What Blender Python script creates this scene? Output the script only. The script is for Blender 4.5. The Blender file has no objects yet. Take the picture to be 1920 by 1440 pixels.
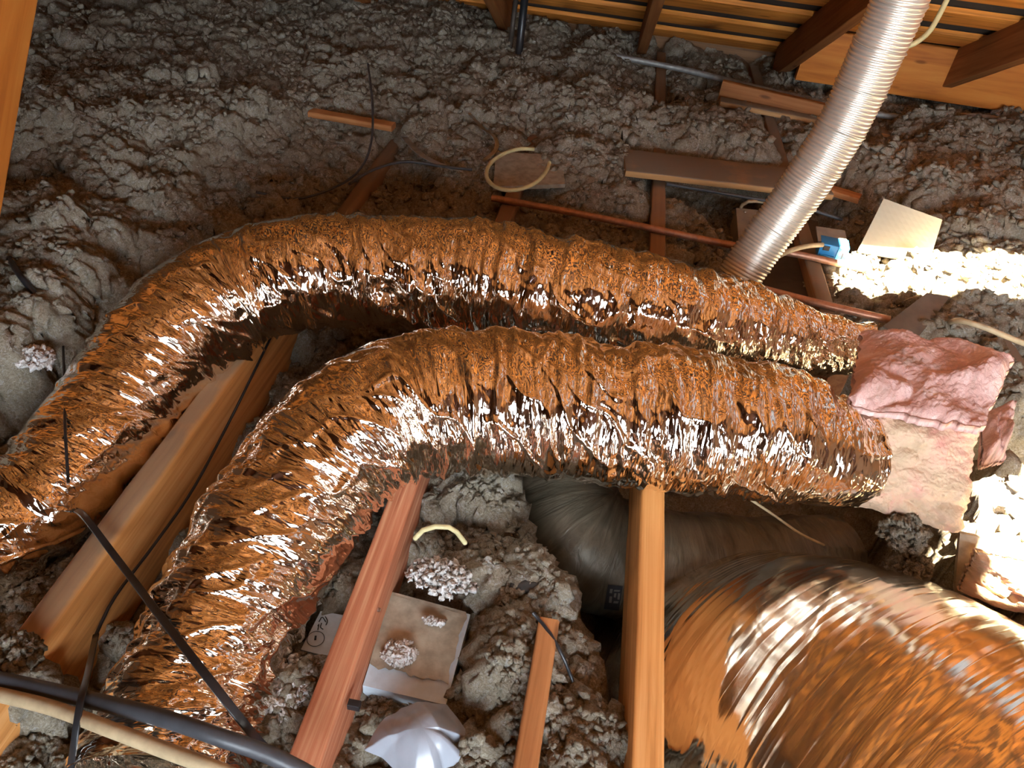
import bpy, math
import numpy as np
from mathutils import Matrix, Vector
S = bpy.context.scene
COL = S.collection
rng = np.random.default_rng(7)
# ------------------------------------------------------------------ camera
F = 1442.0
_D = np.array([290, -1140, F]); _D = _D/np.linalg.norm(_D)
_X = -np.array([-22764, -22764*.1226-1140-290*.1226, F]); _X = _X/np.linalg.norm(_X)
_X = _X-_D*(_X@_D); _X = _X/np.linalg.norm(_X)
_U = np.cross(_D, _X)
if _U[1] > 0: _U = -_U
RW = np.stack([_X, _D, _U])            # world = RW @ (right, down, forward)
CP = np.array([0, 0, .96])
cam_d = bpy.data.cameras.new('camera'); cam = bpy.data.objects.new('camera', cam_d); COL.objects.link(cam)
cam_d.sensor_width = 36; cam_d.lens = 36*F/1920; cam_d.clip_start = .02
_m = Matrix(((RW[0, 0], -RW[0, 1], -RW[0, 2], CP[0]), (RW[1, 0], -RW[1, 1], -RW[1, 2], CP[1]),
             (RW[2, 0], -RW[2, 1], -RW[2, 2], CP[2]), (0, 0, 0, 1)))
cam.matrix_world = _m
S.camera = cam
# ------------------------------------------------------------------ light
S.view_settings.view_transform = 'Standard'; S.view_settings.look = 'None'
S.view_settings.gamma = 1; S.view_settings.use_curve_mapping = False
S.view_settings.exposure = 0.0
w = bpy.data.worlds.new('world'); S.world = w; w.use_nodes = True
w.node_tree.nodes['Background'].inputs[0].default_value = (.75, .86, 1, 1)
w.node_tree.nodes['Background'].inputs[1].default_value = 0.9
SUN = np.array([.10, -.20, .93]); SUN = SUN/np.linalg.norm(SUN)
sd = bpy.data.lights.new('sun', 'SUN'); so = bpy.data.objects.new('sun', sd); COL.objects.link(so)
sd.energy = 240; sd.angle = .012; sd.color = (1, .88, .66)
so.rotation_euler = Vector(SUN).to_track_quat('Z', 'Y').to_euler(); so.location = (3, -2, 6)
ad = bpy.data.lights.new('window_daylight', 'AREA'); ao = bpy.data.objects.new('window_daylight', ad); COL.objects.link(ao)
ad.shape = 'RECTANGLE'; ad.size = 1.9; ad.size_y = 1.0; ad.energy = 165; ad.color = (.80, .90, 1)
ao.location = (.75, -1.66, .88); ao.rotation_euler = (math.radians(90), 0, 0)   # shines towards +Y through the opening

# ------------------------------------------------------------------ projection helpers (photo pixel -> place in the attic)
def ray(px, py): return RW @ np.array([(px-960)/F, (py-720)/F, 1.])
def Z(px, py, z=0.):
    d = ray(px, py); return CP+d*((z-CP[2])/d[2])
def PY(px, py, y):
    d = ray(px, py); return CP+d*(y/d[1])
def PX(px, py, x):
    d = ray(px, py); return CP+d*(x/d[0])
def projv(P):
    c = (P-CP) @ RW; return 960+F*c[:, 0]/c[:, 2], 720+F*c[:, 1]/c[:, 2], c[:, 2]

# ------------------------------------------------------------------ noise (numpy)
def hsh(ix, iy, seed=0):
    with np.errstate(over='ignore'):
        h = (ix.astype(np.int64)*374761393+iy.astype(np.int64)*668265263+seed*1274126177) & 0xffffffff
        h = ((h ^ (h >> 13))*1274126177) & 0xffffffff
        h = ((h ^ (h >> 16))*2246822519) & 0xffffffff
        h = h ^ (h >> 15)
    return (h & 0xffffff)/float(0xffffff)
def _lat(u, v, per):
    i = np.floor(u); j = np.floor(v); fu = u-i; fv = v-j
    j0 = j.astype(np.int64); j1 = j0+1
    if per: j0 = j0 % per; j1 = j1 % per
    return i.astype(np.int64), j0, j1, fu, fv
def vnoise(u, v, seed=0, per=0):
    i, j0, j1, fu, fv = _lat(u, v, per); fu = fu*fu*(3-2*fu); fv = fv*fv*(3-2*fv)
    a = hsh(i, j0, seed); b = hsh(i+1, j0, seed); c = hsh(i, j1, seed); d = hsh(i+1, j1, seed)
    return (a*(1-fu)+b*fu)*(1-fv)+(c*(1-fu)+d*fu)*fv-.5
def tnoise(u, v, seed=0, per=0):       # piecewise linear: sharp creases between flat facets
    i, j0, j1, fu, fv = _lat(u, v, per)
    a = hsh(i, j0, seed); b = hsh(i+1, j0, seed); c = hsh(i, j1, seed); d = hsh(i+1, j1, seed)
    lo = a+(b-a)*fu+(c-a)*fv; hi = d+(c-d)*(1-fu)+(b-d)*(1-fv)
    return np.where(fu+fv < 1, lo, hi)-.5
def worley(u, v, seed=0):
    i = np.floor(u).astype(np.int64); j = np.floor(v).astype(np.int64)
    f1 = np.full(u.shape, 9.); f2 = np.full(u.shape, 9.); idv = np.zeros(u.shape)
    for di in (-1, 0, 1):
        for dj in (-1, 0, 1):
            a = i+di; b = j+dj
            d = np.hypot(a+hsh(a, b, seed)-u, b+hsh(a, b, seed+1)-v); r = hsh(a, b, seed+2)
            near = d < f1
            f2 = np.where(near, f1, np.minimum(f2, d)); idv = np.where(near, r, idv); f1 = np.where(near, d, f1)
    return f1, f2, idv

# ------------------------------------------------------------------ object helpers
def tag(o, label=None, cat=None, group=None, kind=None):
    if label: o['label'] = label
    if cat: o['category'] = cat
    if group: o['group'] = group
    if kind: o['kind'] = kind
    return o
def empty(name, loc=(0, 0, 0)):
    o = bpy.data.objects.new(name, None); o.location = loc; o.empty_display_size = .05; COL.objects.link(o); return o
def mesh_obj(name, V, Fc, mat, parent=None, smooth=True, gc=None):
    V = np.asarray(V, dtype=np.float64)
    org = V.mean(0) if parent is None else np.zeros(3)
    me = bpy.data.meshes.new(name)
    if isinstance(Fc, np.ndarray):
        n = len(Fc); k = Fc.shape[1]
        me.vertices.add(len(V)); me.vertices.foreach_set('co', (V-org).astype(np.float32).ravel())
        me.loops.add(n*k); me.loops.foreach_set('vertex_index', Fc.astype(np.int32).ravel())
        me.polygons.add(n); me.polygons.foreach_set('loop_start', np.arange(0, n*k, k, dtype=np.int32))
        me.update(calc_edges=True)
    else:
        me.from_pydata((V-org).tolist(), [], [list(map(int, f)) for f in Fc]); me.update()
    me.polygons.foreach_set('use_smooth', np.full(len(me.polygons), smooth))
    if gc is not None:
        a = me.attributes.new('gc', 'FLOAT_VECTOR', 'POINT'); a.data.foreach_set('vector', np.asarray(gc, dtype=np.float32).ravel())
    if mat: me.materials.append(mat)
    me.validate()
    o = bpy.data.objects.new(name, me); COL.objects.link(o)
    if parent is not None:
        o.parent = parent; o.matrix_parent_inverse = Matrix.Translation(-Vector(parent.location))
    else: o.location = org
    return o
def grid_faces(n, m, wrap=False):
    i = np.arange(n-1)[:, None]; j = np.arange(m if wrap else m-1)[None, :]; j1 = (j+1) % m
    return np.stack([i*m+j, i*m+j1, (i+1)*m+j1, (i+1)*m+j], -1).reshape(-1, 4)
def catmull(P, step):
    P = np.asarray(P, float)
    if len(P) == 2:
        n = max(2, int(np.linalg.norm(P[1][:3]-P[0][:3])/step)); t = np.linspace(0, 1, n)[:, None]; return P[0]+(P[1]-P[0])*t
    Q = np.vstack([2*P[0]-P[1], P, 2*P[-1]-P[-2]]); out = []
    for i in range(1, len(Q)-2):
        t = np.linspace(0, 1, 40, endpoint=False)[:, None]; a, b, c, d = Q[i-1], Q[i], Q[i+1], Q[i+2]
        out.append(.5*((2*b)+(-a+c)*t+(2*a-5*b+4*c-d)*t*t+(-a+3*b-3*c+d)*t**3))
    out = np.vstack(out+[P[-1:]])
    s = np.r_[0, np.cumsum(np.linalg.norm(np.diff(out[:, :3], axis=0), axis=1))]
    n = max(2, int(s[-1]/step)+1); q = np.linspace(0, s[-1], n)
    return np.stack([np.interp(q, s, out[:, k]) for k in range(out.shape[1])], 1)
def frames(P, up=(0, 0, 1)):
    T = np.gradient(P, axis=0); T = T/np.linalg.norm(T, axis=1)[:, None]
    up = np.asarray(up, float); N = np.zeros_like(T)
    n = up-T[0]*(up@T[0]); n = n/np.linalg.norm(n)
    for i in range(len(P)):
        n = n-T[i]*(n@T[i]); n = n/np.linalg.norm(n); N[i] = n
    return T, N, np.cross(T, N)
def sweep(name, path, prof, mat, parent=None, step=.05, up=(0, 0, 1), smooth=True, jit=0., cat=True, seed=0):
    """profile (k,2) [side, up] swept along a path (x,y,z[,scale]); capped"""
    P = catmull(path, step) if cat else np.asarray(path, float)
    sc = P[:, 3] if P.shape[1] > 3 else np.ones(len(P)); C3 = P[:, :3]
    T, N, B = frames(C3, up); k = len(prof)
    s = np.r_[0, np.cumsum(np.linalg.norm(np.diff(C3, axis=0), axis=1))]
    pr = np.asarray(prof, float)
    off = np.zeros((len(P), k))
    if jit:
        vv = np.arange(k)[None, :]*.7+s[:, None]*0
        off = jit*2*vnoise(s[:, None]*9+seed*7.3, vv, seed+3)
    r = 1+off/np.maximum(np.linalg.norm(pr, axis=1), 1e-6)[None, :]
    V = C3[:, None, :]+(pr[None, :, 0]*r*sc[:, None])[..., None]*B[:, None, :]+(pr[None, :, 1]*r*sc[:, None])[..., None]*N[:, None, :]
    n = len(P); V = V.reshape(-1, 3); Fc = grid_faces(n, k, True).tolist()
    Fc.append(list(range(k))[::1]); Fc.append([(n-1)*k+i for i in range(k)][::-1])
    gc = np.stack([np.repeat(s, k), np.tile(pr[:, 0], n), np.tile(pr[:, 1], n)], 1)+np.array([seed*1.37, seed*.31, seed*.17])
    o = mesh_obj(name, V, Fc, mat, parent, smooth, gc)
    if smooth: 
        me = o.data; me.polygons[len(me.polygons)-1].use_smooth = False; me.polygons[len(me.polygons)-2].use_smooth = False
    return o
def circ(r, k=10): a = np.arange(k)*2*math.pi/k; return np.stack([r*np.cos(a), r*np.sin(a)], 1)
def rrect(wd, ht, b=.004, nw=0):
    x = wd/2; y = ht/2; pts = []
    for sx, sy, a0 in ((1, 1, 0), (-1, 1, 90), (-1, -1, 180), (1, -1, 270)):
        for a in (0, 30, 60, 90):
            t = math.radians(a0+a); pts.append((sx*(x-b)+b*math.cos(t), sy*(y-b)+b*math.sin(t)))
    return np.array(pts)
def autosmooth(o, deg=35):
    try: o.data.set_sharp_from_angle(angle=math.radians(deg))
    except Exception: pass
    return o
def beam(name, p0, p1, wd, ht, mat, parent=None, up=(0, 0, 1), b=.004, jit=.0008, seed=0):
    return autosmooth(sweep(name, [p0, p1], rrect(wd, ht, b), mat, parent, .06, up, True, jit, seed=seed))
def box(name, c, ex, ey, ez, mat, parent=None, bev=.002, seed=0):
    """box from centre and half-axis vectors"""
    c, ex, ey, ez = [np.asarray(q, float) for q in (c, ex, ey, ez)]
    L = np.linalg.norm(ex); 
    return autosmooth(sweep(name, [c-ex, c+ex], rrect(2*np.linalg.norm(ey), 2*np.linalg.norm(ez), bev), mat, parent, max(L, .01), ez/np.linalg.norm(ez), True, 0, seed=seed))

# ------------------------------------------------------------------ materials
class NT:
    def __init__(s, name):
        s.m = bpy.data.materials.new(name); s.m.use_nodes = True; s.t = s.m.node_tree; s.n = s.t.nodes; s.b = s.n['Principled BSDF']
    def node(s, ty, **kw):
        n = s.n.new(ty)
        for k, v in kw.items():
            if hasattr(n, k) and not k.startswith('i_'): setattr(n, k, v)
            else: n.inputs[k[2:].replace('_', ' ')].default_value = v
        return n
    def link(s, a, b): s.t.links.new(a, b)
    def coords(s, attr=True, scale=(1, 1, 1)):
        mp = s.node('ShaderNodeMapping'); mp.inputs['Scale'].default_value = scale
        if attr: a = s.node('ShaderNodeAttribute', attribute_name='gc'); s.link(a.outputs['Vector'], mp.inputs[0])
        else: a = s.node('ShaderNodeTexCoord'); s.link(a.outputs['Object'], mp.inputs[0])
        return mp.outputs[0]
    def noise(s, vec, sc, det=4, rough=.6, dist=0.):
        n = s.node('ShaderNodeTexNoise'); n.inputs['Scale'].default_value = sc; n.inputs['Detail'].default_value = det
        n.inputs['Roughness'].default_value = rough; n.inputs['Distortion'].default_value = dist; s.link(vec, n.inputs['Vector']); return n.outputs['Fac']
    def ramp(s, fac, stops):
        r = s.node('ShaderNodeValToRGB'); e = r.color_ramp.elements
        e[0].position, e[0].color = stops[0][0], (*stops[0][1], 1); e[1].position, e[1].color = stops[-1][0], (*stops[-1][1], 1)
        for p, c in stops[1:-1]: q = e.new(p); q.color = (*c, 1)
        s.link(fac, r.inputs[0]); return r.outputs[0]
    def mix(s, fac, a, b, mode='MIX'):
        m = s.node('ShaderNodeMix', data_type='RGBA', blend_type=mode)
        for sock, v in ((m.inputs[0], fac), (m.inputs[6], a), (m.inputs[7], b)):
            if hasattr(v, 'is_output'): s.link(v, sock)
            else: sock.default_value = v if not isinstance(v, tuple) else (*v, 1)
        return m.outputs[2]
    def bump(s, h, st, dist=.01, prev=None):
        b = s.node('ShaderNodeBump'); b.inputs['Strength'].default_value = st; b.inputs['Distance'].default_value = dist
        s.link(h, b.inputs['Height'])
        if prev is not None: s.link(prev, b.inputs['Normal'])
        return b.outputs[0]
    def out(s, col=None, rough=.7, metal=0., normal=None, spec=None):
        if col is not None:
            if hasattr(col, 'is_output'): s.link(col, s.b.inputs['Base Color'])
            else: s.b.inputs['Base Color'].default_value = (*col, 1)
        if hasattr(rough, 'is_output'): s.link(rough, s.b.inputs['Roughness'])
        else: s.b.inputs['Roughness'].default_value = rough
        s.b.inputs['Metallic'].default_value = metal
        if spec is not None: s.b.inputs['Specular IOR Level'].default_value = spec
        if normal is not None: s.link(normal, s.b.inputs['Normal'])
        return s.m
def wood(name, dark, mid, light, rough=.65, dust=0., stripes=60, fardust=0.):
    t = NT(name); v = t.coords(True, (1.2, 1, 1))
    g = t.coords(True, (2.2, stripes, stripes))
    n1 = t.noise(g, 1.0, 5, .6, .6); n2 = t.noise(v, 7, 3)
    c = t.ramp(n1, [(.30, dark), (.5, mid), (.68, light)])
    c = t.mix(t.ramp(n2, [(.35, (0, 0, 0)), (.7, (.45, .45, .45))]), c, mid)
    kn = t.coords(True, (4, 14, 14)); kv = t.node('ShaderNodeTexVoronoi'); kv.inputs['Scale'].default_value = 1.1; t.link(kn, kv.inputs['Vector'])
    c = t.mix(t.ramp(kv.outputs['Distance'], [(.06, (.75, .75, .75)), (.13, (0, 0, 0))]), c, tuple(x*.45 for x in dark))
    if dust:
        geo = t.node('ShaderNodeNewGeometry'); sp = t.node('ShaderNodeSeparateXYZ'); t.link(geo.outputs['Normal'], sp.inputs[0])
        mm = t.node('ShaderNodeMath', operation='MULTIPLY'); t.link(sp.outputs[2], mm.inputs[0]); t.link(t.noise(v, 5, 5), mm.inputs[1])
        c = t.mix(t.ramp(mm.outputs[0], [(.12, (0, 0, 0)), (.42, (dust, dust, dust))]), c, (.21, .165, .12))
    if fardust:                                    # dust lies thick on the joists out of reach
        at = t.node('ShaderNodeAttribute', attribute_name='gc'); sx = t.node('ShaderNodeSeparateXYZ'); t.link(at.outputs['Vector'], sx.inputs[0])
        mr = t.node('ShaderNodeMapRange'); mr.inputs['From Min'].default_value = fardust-.2; mr.inputs['From Max'].default_value = fardust+.15; t.link(sx.outputs[0], mr.inputs[0])
        mu = t.node('ShaderNodeMath', operation='MULTIPLY'); mu.inputs[1].default_value = .85; t.link(mr.outputs[0], mu.inputs[0])
        c = t.mix(mu.outputs[0], c, (.22, .15, .105))
    return t.out(c, rough, 0, t.bump(n1, .35, .0015), .25)
M = {}
M['joist'] = wood('joist_wood', (.27, .095, .032), (.44, .18, .062), (.56, .26, .10))
for _k, _sd in ((1, 11), (3, 13)): M['joist_far%d' % _k] = wood('joist_wood_dusty_end', (.42, .16, .045), (.70, .31, .09), (.82, .42, .16), fardust=1.6+_sd*1.37, dust=.75 if _k == 1 else 0.)  # wood lightened in place of bounce light blocked from the left joist's side
M['joist_red'] = wood('joist_wood_red', (.30, .085, .038), (.47, .17, .085), (.66, .36, .20), stripes=90, fardust=1.6+12*1.37)
M['joist_dust'] = wood('dusty_wood', (.20, .085, .04), (.33, .15, .07), (.42, .22, .11), dust=.9)
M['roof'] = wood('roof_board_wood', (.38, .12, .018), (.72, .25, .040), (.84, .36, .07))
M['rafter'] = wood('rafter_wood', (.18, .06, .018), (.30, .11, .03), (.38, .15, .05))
M['header'] = wood('header_wood', (.36, .10, .015), (.54, .17, .025), (.62, .23, .04), stripes=30)
M['shelf'] = wood('dusty_board', (.38, .19, .07), (.50, .27, .11), (.58, .34, .15), dust=1.)
def plain(name, col, rough=.6, metal=0., var=.25, sc=30, bump=.15, spec=None, dirt=None):
    t = NT(name); v = t.coords(False); n = t.noise(v, sc, 5)
    d = tuple(x*(1-var) for x in col) if dirt is None else dirt
    return t.out(t.ramp(n, [(.35, d), (.62, col)]), rough, metal, t.bump(n, bump, .002), spec)
M['felt'] = plain('roofing_felt', (.045, .034, .024), .95)
M['copper'] = plain('copper_pipe', (.55, .29, .19), .45, .6, .3, 60)
M['conduit'] = plain('galvanised_conduit', (.42, .42, .40), .5, .6, .3)
M['alu'] = plain('aluminium_duct', (.84, .80, .72), .38, .82, .06, 40, .02)
M['black'] = plain('black_plastic', (.018, .018, .020), .38, 0, .3)
M['greycable'] = plain('dark_grey_cable', (.06, .062, .07), .45, 0, .3)
M['cream'] = plain('cream_cable', (.52, .40, .24), .5, 0, .3)
M['yellow'] = plain('yellow_cable', (.66, .58, .30), .5, 0, .2)
M['blue'] = plain('blue_plastic', (.03, .27, .62), .4, 0, .12)
M['whitemetal'] = plain('white_painted_metal', (.52, .61, .68), .45, 0, .15, 40)
M['plastic'] = plain('grey_white_plastic', (.33, .36, .41), .28, 0, .15, 14, .05)
M['drywall'] = plain('dusty_drywall', (.40, .33, .24), .9, 0, .35, 45, .3)
M['panel'] = plain('beige_board', (.52, .46, .34), .8, 0, .08, 12, .1)
M['greybox'] = plain('grey_metal_box', (.36, .33, .28), .6, .2, .2)
M['darkmetal'] = plain('dark_bronze_metal', (.07, .05, .037), .6, .3, .4, 14)
M['galv'] = plain('dusty_sheet_metal', (.20, .17, .135), .7, .2, .25, 20)
M['rock'] = plain('dark_lump', (.06, .055, .05), .9, 0, .4)
M['slab'] = plain('low_plasterboard', (.05, .04, .03), .95)
M['strapmetal'] = plain('thin_metal_strap', (.6, .6, .58), .3, 1., .2)
M['ink'] = plain('black_ink', (.015, .015, .02), .6)
M['wall'] = wood('wall_wood', (.12, .06, .03), (.22, .11, .05), (.3, .16, .08))
# insulation
t = NT('loose_insulation'); v = t.coords(False)
n1 = t.noise(v, 9, 5, .6, .6); n2 = t.noise(v, 150, 6, .8, 1.8); n3 = t.noise(v, 60, 6, .8, 2.); n4 = t.noise(v, 5.3, 2)
c = t.ramp(n2, [(.34, (.15, .12, .08)), (.5, (.37, .315, .23)), (.66, (.62, .56, .45))])
c = t.mix(t.ramp(n3, [(.52, (0, 0, 0)), (.66, (.6, .6, .6))]), c, (.72, .72, .73))
c = t.mix(t.ramp(n1, [(.35, (.35, .35, .35)), (.6, (0, 0, 0))]), c, (.26, .215, .145))
c = t.mix(t.ramp(n4, [(.66, (0, 0, 0)), (.78, (.3, .3, .3))]), c, (.50, .32, .27))
M['insul'] = t.out(c, .98, 0, t.bump(n2, .85, .007), .05)
# silver foil
def foil(name, col=(.90, .82, .72), rough=.09, au=150., av=34., st=.55, dusty=.08):
    t = NT(name); v1 = t.coords(True, (au, av, av)); v2 = t.coords(True, (au*1.5, av*2.2, av*2.2)); v3 = t.coords(True, (8, 8, 8))
    a = t.node('ShaderNodeTexVoronoi', feature='DISTANCE_TO_EDGE'); a.inputs['Scale'].default_value = 1; t.link(v1, a.inputs['Vector'])
    b = t.noise(v2, 1, 2, .5, 1.0); nb = t.bump(a.outputs['Distance'], st, .0035); nb = t.bump(b, st*.2, .0015, nb)
    d = t.noise(v3, 1, 5)
    geo = t.node('ShaderNodeNewGeometry'); sp = t.node('ShaderNodeSeparateXYZ'); t.link(geo.outputs['Normal'], sp.inputs[0])
    mm = t.node('ShaderNodeMath', operation='MULTIPLY'); t.link(sp.outputs[2], mm.inputs[0]); t.link(d, mm.inputs[1])
    m = t.ramp(mm.outputs[0], [(.38, (0, 0, 0)), (.62, (dusty, dusty, dusty))])     # dust settles on the upward side
    c = t.mix(m, col, (.42, .32, .18))
    r = t.ramp(mm.outputs[0], [(.3, (rough,)*3), (.6, (rough+.25*dusty*2,)*3)])
    t.b.inputs['Coat Weight'].default_value = .0
    return t.out(c, r, 1., nb)
M['foil'] = foil('crumpled_silver_foil')
M['foil_big'] = foil('smooth_silver_foil', (.88, .80, .68), .13, 90, 6, .55, .12)
t = NT('old_grey_jacket'); v1 = t.coords(True, (60, 9, 9)); n = t.noise(v1, 1, 4, .6, 1.)
M['mylar'] = t.out(t.ramp(n, [(.3, (.06, .05, .032)), (.7, (.15, .125, .085))]), .42, .25, t.bump(n, .5, .008))
# pink batt
t = NT('pink_fibreglass'); v = t.coords(True); n1 = t.noise(v, 9, 5, .65, .8); n2 = t.noise(v, 55, 5, .7, .8); n3 = t.noise(v, 22, 3)
c = t.ramp(n1, [(.30, (.46, .35, .22)), (.5, (.60, .42, .29)), (.68, (.66, .34, .27))])
c = t.mix(t.ramp(n3, [(.5, (0, 0, 0)), (.75, (.55, .55, .55))]), c, (.66, .47, .33))
c = t.mix(t.ramp(n2, [(.66, (0, 0, 0)), (.74, (.7, .7, .7))]), c, (.16, .13, .09))
M['pink'] = t.out(c, .97, 0, t.bump(n2, .7, .006), .05)
t = NT('pink_fibreglass_bright'); v = t.coords(True); n1 = t.noise(v, 11, 5, .65, .8); n2 = t.noise(v, 60, 5, .7, .8)
c = t.ramp(n1, [(.30, (.50, .36, .30)), (.5, (.70, .44, .39)), (.68, (.84, .64, .60))])
c = t.mix(t.ramp(n2, [(.68, (0, 0, 0)), (.76, (.6, .6, .6))]), c, (.34, .22, .16))
M['pink2'] = t.out(c, .97, 0, t.bump(n2, .7, .006), .05)

# ================================================================== THE SETTING
def roof_z(y): return .12+.48*(3.66-y)          # underside of the boards
X0, X1, YB, YF = -3.4, 2.9, -1.6, 3.86
def slab_with_holes(name, x0, x1, y0, y1, zf, th, holes, mat, parent=None):
    xs = sorted({x0, x1, *[h[0] for h in holes], *[h[1] for h in holes]}); ys = sorted({y0, y1, *[h[2] for h in holes], *[h[3] for h in holes]})
    V = []; Fc = []
    for i in range(len(xs)-1):
        for j in range(len(ys)-1):
            cx = (xs[i]+xs[i+1])/2; cy = (ys[j]+ys[j+1])/2
            if any(h[0] < cx < h[1] and h[2] < cy < h[3] for h in holes): continue
            b = len(V)
            for k in (0, th):
                for (x, y) in ((xs[i], ys[j]), (xs[i+1], ys[j]), (xs[i+1], ys[j+1]), (xs[i], ys[j+1])): V.append((x, y, zf(y)+k))
            Fc += [[b, b+3, b+2, b+1], [b+4, b+5, b+6, b+7]]+[[b+q, b+(q+1) % 4, b+4+(q+1) % 4, b+4+q] for q in range(4)]
    return mesh_obj(name, V, Fc, mat, parent, False, np.array(V))
def roof_hit(x, y, z=0.):
    tt = (roof_z(y)+.03-z)/(SUN[2]+.48*SUN[1]); return x+SUN[0]*tt, y+SUN[1]*tt
HOLES = []
for (xa, xb, ya, yb) in ((.66, 1.16, 1.78, 1.98), (.745, 1.13, .86, 1.12), (.90, 1.13, 1.12, 1.28), (1.32, 1.74, .30, 1.30), (1.40, 1.76, 1.5, 2.4)):   # sunlit patches on the insulation, last two added unseen for warm bounce light
    a = roof_hit(xa, ya, .05); b = roof_hit(xb, yb, .05); HOLES.append((a[0], b[0], a[1], b[1]))
ceiling = tag(slab_with_holes('ceiling', X0, X1, YB, YF, lambda y: roof_z(y)+.026, .02, HOLES, M['felt']), kind='structure')
ceiling['label'] = 'underside of the sloping roof with spaced sheathing boards'
sl = math.atan(.48); yy = 3.80; k = 0
while yy > YB+.1:
    zz = roof_z(yy)+.0115; segs = [(X0, X1)]
    for h in HOLES:
        if h[2]-.07 < yy < h[3]+.07:
            segs = [s for (a, b) in segs for s in (((a, min(b, h[0])), (max(a, h[1]), b)) if h[0] < b and h[1] > a else ((a, b),)) if s[1]-s[0] > .05]
    for (a, b) in segs:
        beam('plank', (a, yy, zz), (b, yy, zz), .135, .019, M['roof'], ceiling, up=(0, .48, 1), b=.002, jit=.002, seed=k)
    yy -= .27*math.cos(sl); k += 1
RAFT = [-2.95, -2.34, -1.73, -1.12, -.51, .10, .71, 1.32, 1.93, 2.54]
raft_lab = {-.51: 'dark rafter behind the black vent pipe', .10: 'short-looking upright rafter end left of the big dark rafter',
            .71: 'large dark rafter rising behind the corrugated metal duct', 1.32: 'dark rafter at the top right corner crossing the orange board'}
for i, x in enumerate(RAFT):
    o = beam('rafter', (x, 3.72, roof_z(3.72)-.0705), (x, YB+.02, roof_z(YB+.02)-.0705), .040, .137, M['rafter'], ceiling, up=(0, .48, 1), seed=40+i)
header = tag(beam('cross_beam', (.735, 3.42, .145), (2.9, 3.38, .145), .038, .20, M['header'], up=(0, 0, 1), seed=3),
             'wide orange plank standing on edge along the eave behind the corrugated duct', 'beam')
# walls, low slab
tag(mesh_obj('floor', [(X0, YB, -.92), (X1, YB, -.92), (X1, YF, -.92), (X0, YF, -.92), (X0, YB, -.90), (X1, YB, -.90), (X1, YF, -.90), (X0, YF, -.90)],
             [[0, 3, 2, 1], [4, 5, 6, 7], [0, 1, 5, 4], [1, 2, 6, 5], [2, 3, 7, 6], [3, 0, 4, 7]], M['slab'], smooth=False), kind='structure')
def wallbox(name, a, b, mat, kind='structure', parent=None):
    a = np.array(a); b = np.array(b); V = [(x, y, z) for z in (a[2], b[2]) for (x, y) in ((a[0], a[1]), (b[0], a[1]), (b[0], b[1]), (a[0], b[1]))]
    o = mesh_obj(name, V, [[0, 3, 2, 1], [4, 5, 6, 7], [0, 1, 5, 4], [1, 2, 6, 5], [2, 3, 7, 6], [3, 0, 4, 7]], mat, parent, False, np.array(V))
    if parent is None: o['kind'] = kind
    return o
wallbox('wall_far', (X0, YF, -.92), (X1, YF+.05, .16), M['wall'])
def gable(name, x):
    V = []
    for dx in (0, .04):
        for (y, z) in ((YB, -.92), (YF+.05, -.92), (YF+.05, .08), (YB, roof_z(YB)+.06)): V.append((x+dx, y, z))
    o = mesh_obj(name, V, [[0, 1, 2, 3], [7, 6, 5, 4], [0, 4, 5, 1], [1, 5, 6, 2], [2, 6, 7, 3], [3, 7, 4, 0]], M['wall'], None, False, np.array(V)); o['kind'] = 'structure'
gable('wall_left', X0-.04); gable('wall_right', X1)
WX0, WX1, WZ0, WZ1 = -.20, 1.70, .38, 1.38      # opening in the wall behind the photographer
wb = wallbox('wall_back', (X0, YB-.04, -.92), (X1, YB, WZ0), M['wall'])
wallbox('wall_piece', (X0, YB-.04, WZ0), (WX0, YB, WZ1), M['wall'], parent=wb)
wallbox('wall_piece', (WX1, YB-.04, WZ0), (X1, YB, WZ1), M['wall'], parent=wb)
wallbox('wall_piece', (X0, YB-.04, WZ1), (X1, YB, roof_z(YB)+.06), M['wall'], parent=wb)
for x in (.42, 1.05): wallbox('wall_stud', (x-.02, YB-.04, WZ0), (x+.02, YB, WZ1), M['wall'], parent=wb)

# ================================================================== DUCT PATHS (used by the insulation too)
def P4(px, py, z, r): return [*Z(px, py, z), r]
B_PTS = [P4(1600, 850, .085, .085), P4(1545, 845, .095, .095), P4(1440, 818, .105, .114), P4(1300, 795, .11, .12), P4(1100, 770, .115, .121), P4(900, 752, .115, .12),
         P4(760, 768, .105, .118), P4(655, 822, .085, .118), P4(580, 905, .05, .115), P4(505, 1020, .02, .110), P4(440, 1130, -.005, .105),
         P4(385, 1240, -.02, .10), P4(335, 1350, -.03, .10), P4(300, 1480, -.035, .10)]
A_PTS = [P4(1625, 660, .07, .052), P4(1540, 645, .075, .062), P4(1440, 628, .09, .085), P4(1300, 603, .11, .108), P4(1120, 565, .12, .115), P4(900, 525, .12, .117),
         P4(720, 508, .12, .115), P4(560, 515, .11, .115), P4(430, 552, .08, .115), P4(320, 640, .04, .112), P4(245, 735, .0, .108), P4(170, 840, -.03, .10),
         P4(90, 930, -.05, .09), P4(0, 990, -.06, .09), P4(-90, 1045, -.07, .09)]
C_PTS = [(.46, .84, -1.0, .30), (.46, .84, -.66, .325), (.475, .79, -.46, .345), (.545, .67, -.29, .352), (.67, .51, -.20, .355), (.79, .33, -.17, .355), (.91, .14, -.17, .355)]
D_PTS = [P4(1010, 800, -.16, .095), P4(1040, 900, -.19, .115), P4(1075, 1000, -.22, .12), P4(1180, 1050, -.25, .115), P4(1330, 1060, -.26, .105), P4(1450, 1060, -.28, .10), P4(1560, 1050, -.3, .10)]

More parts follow.
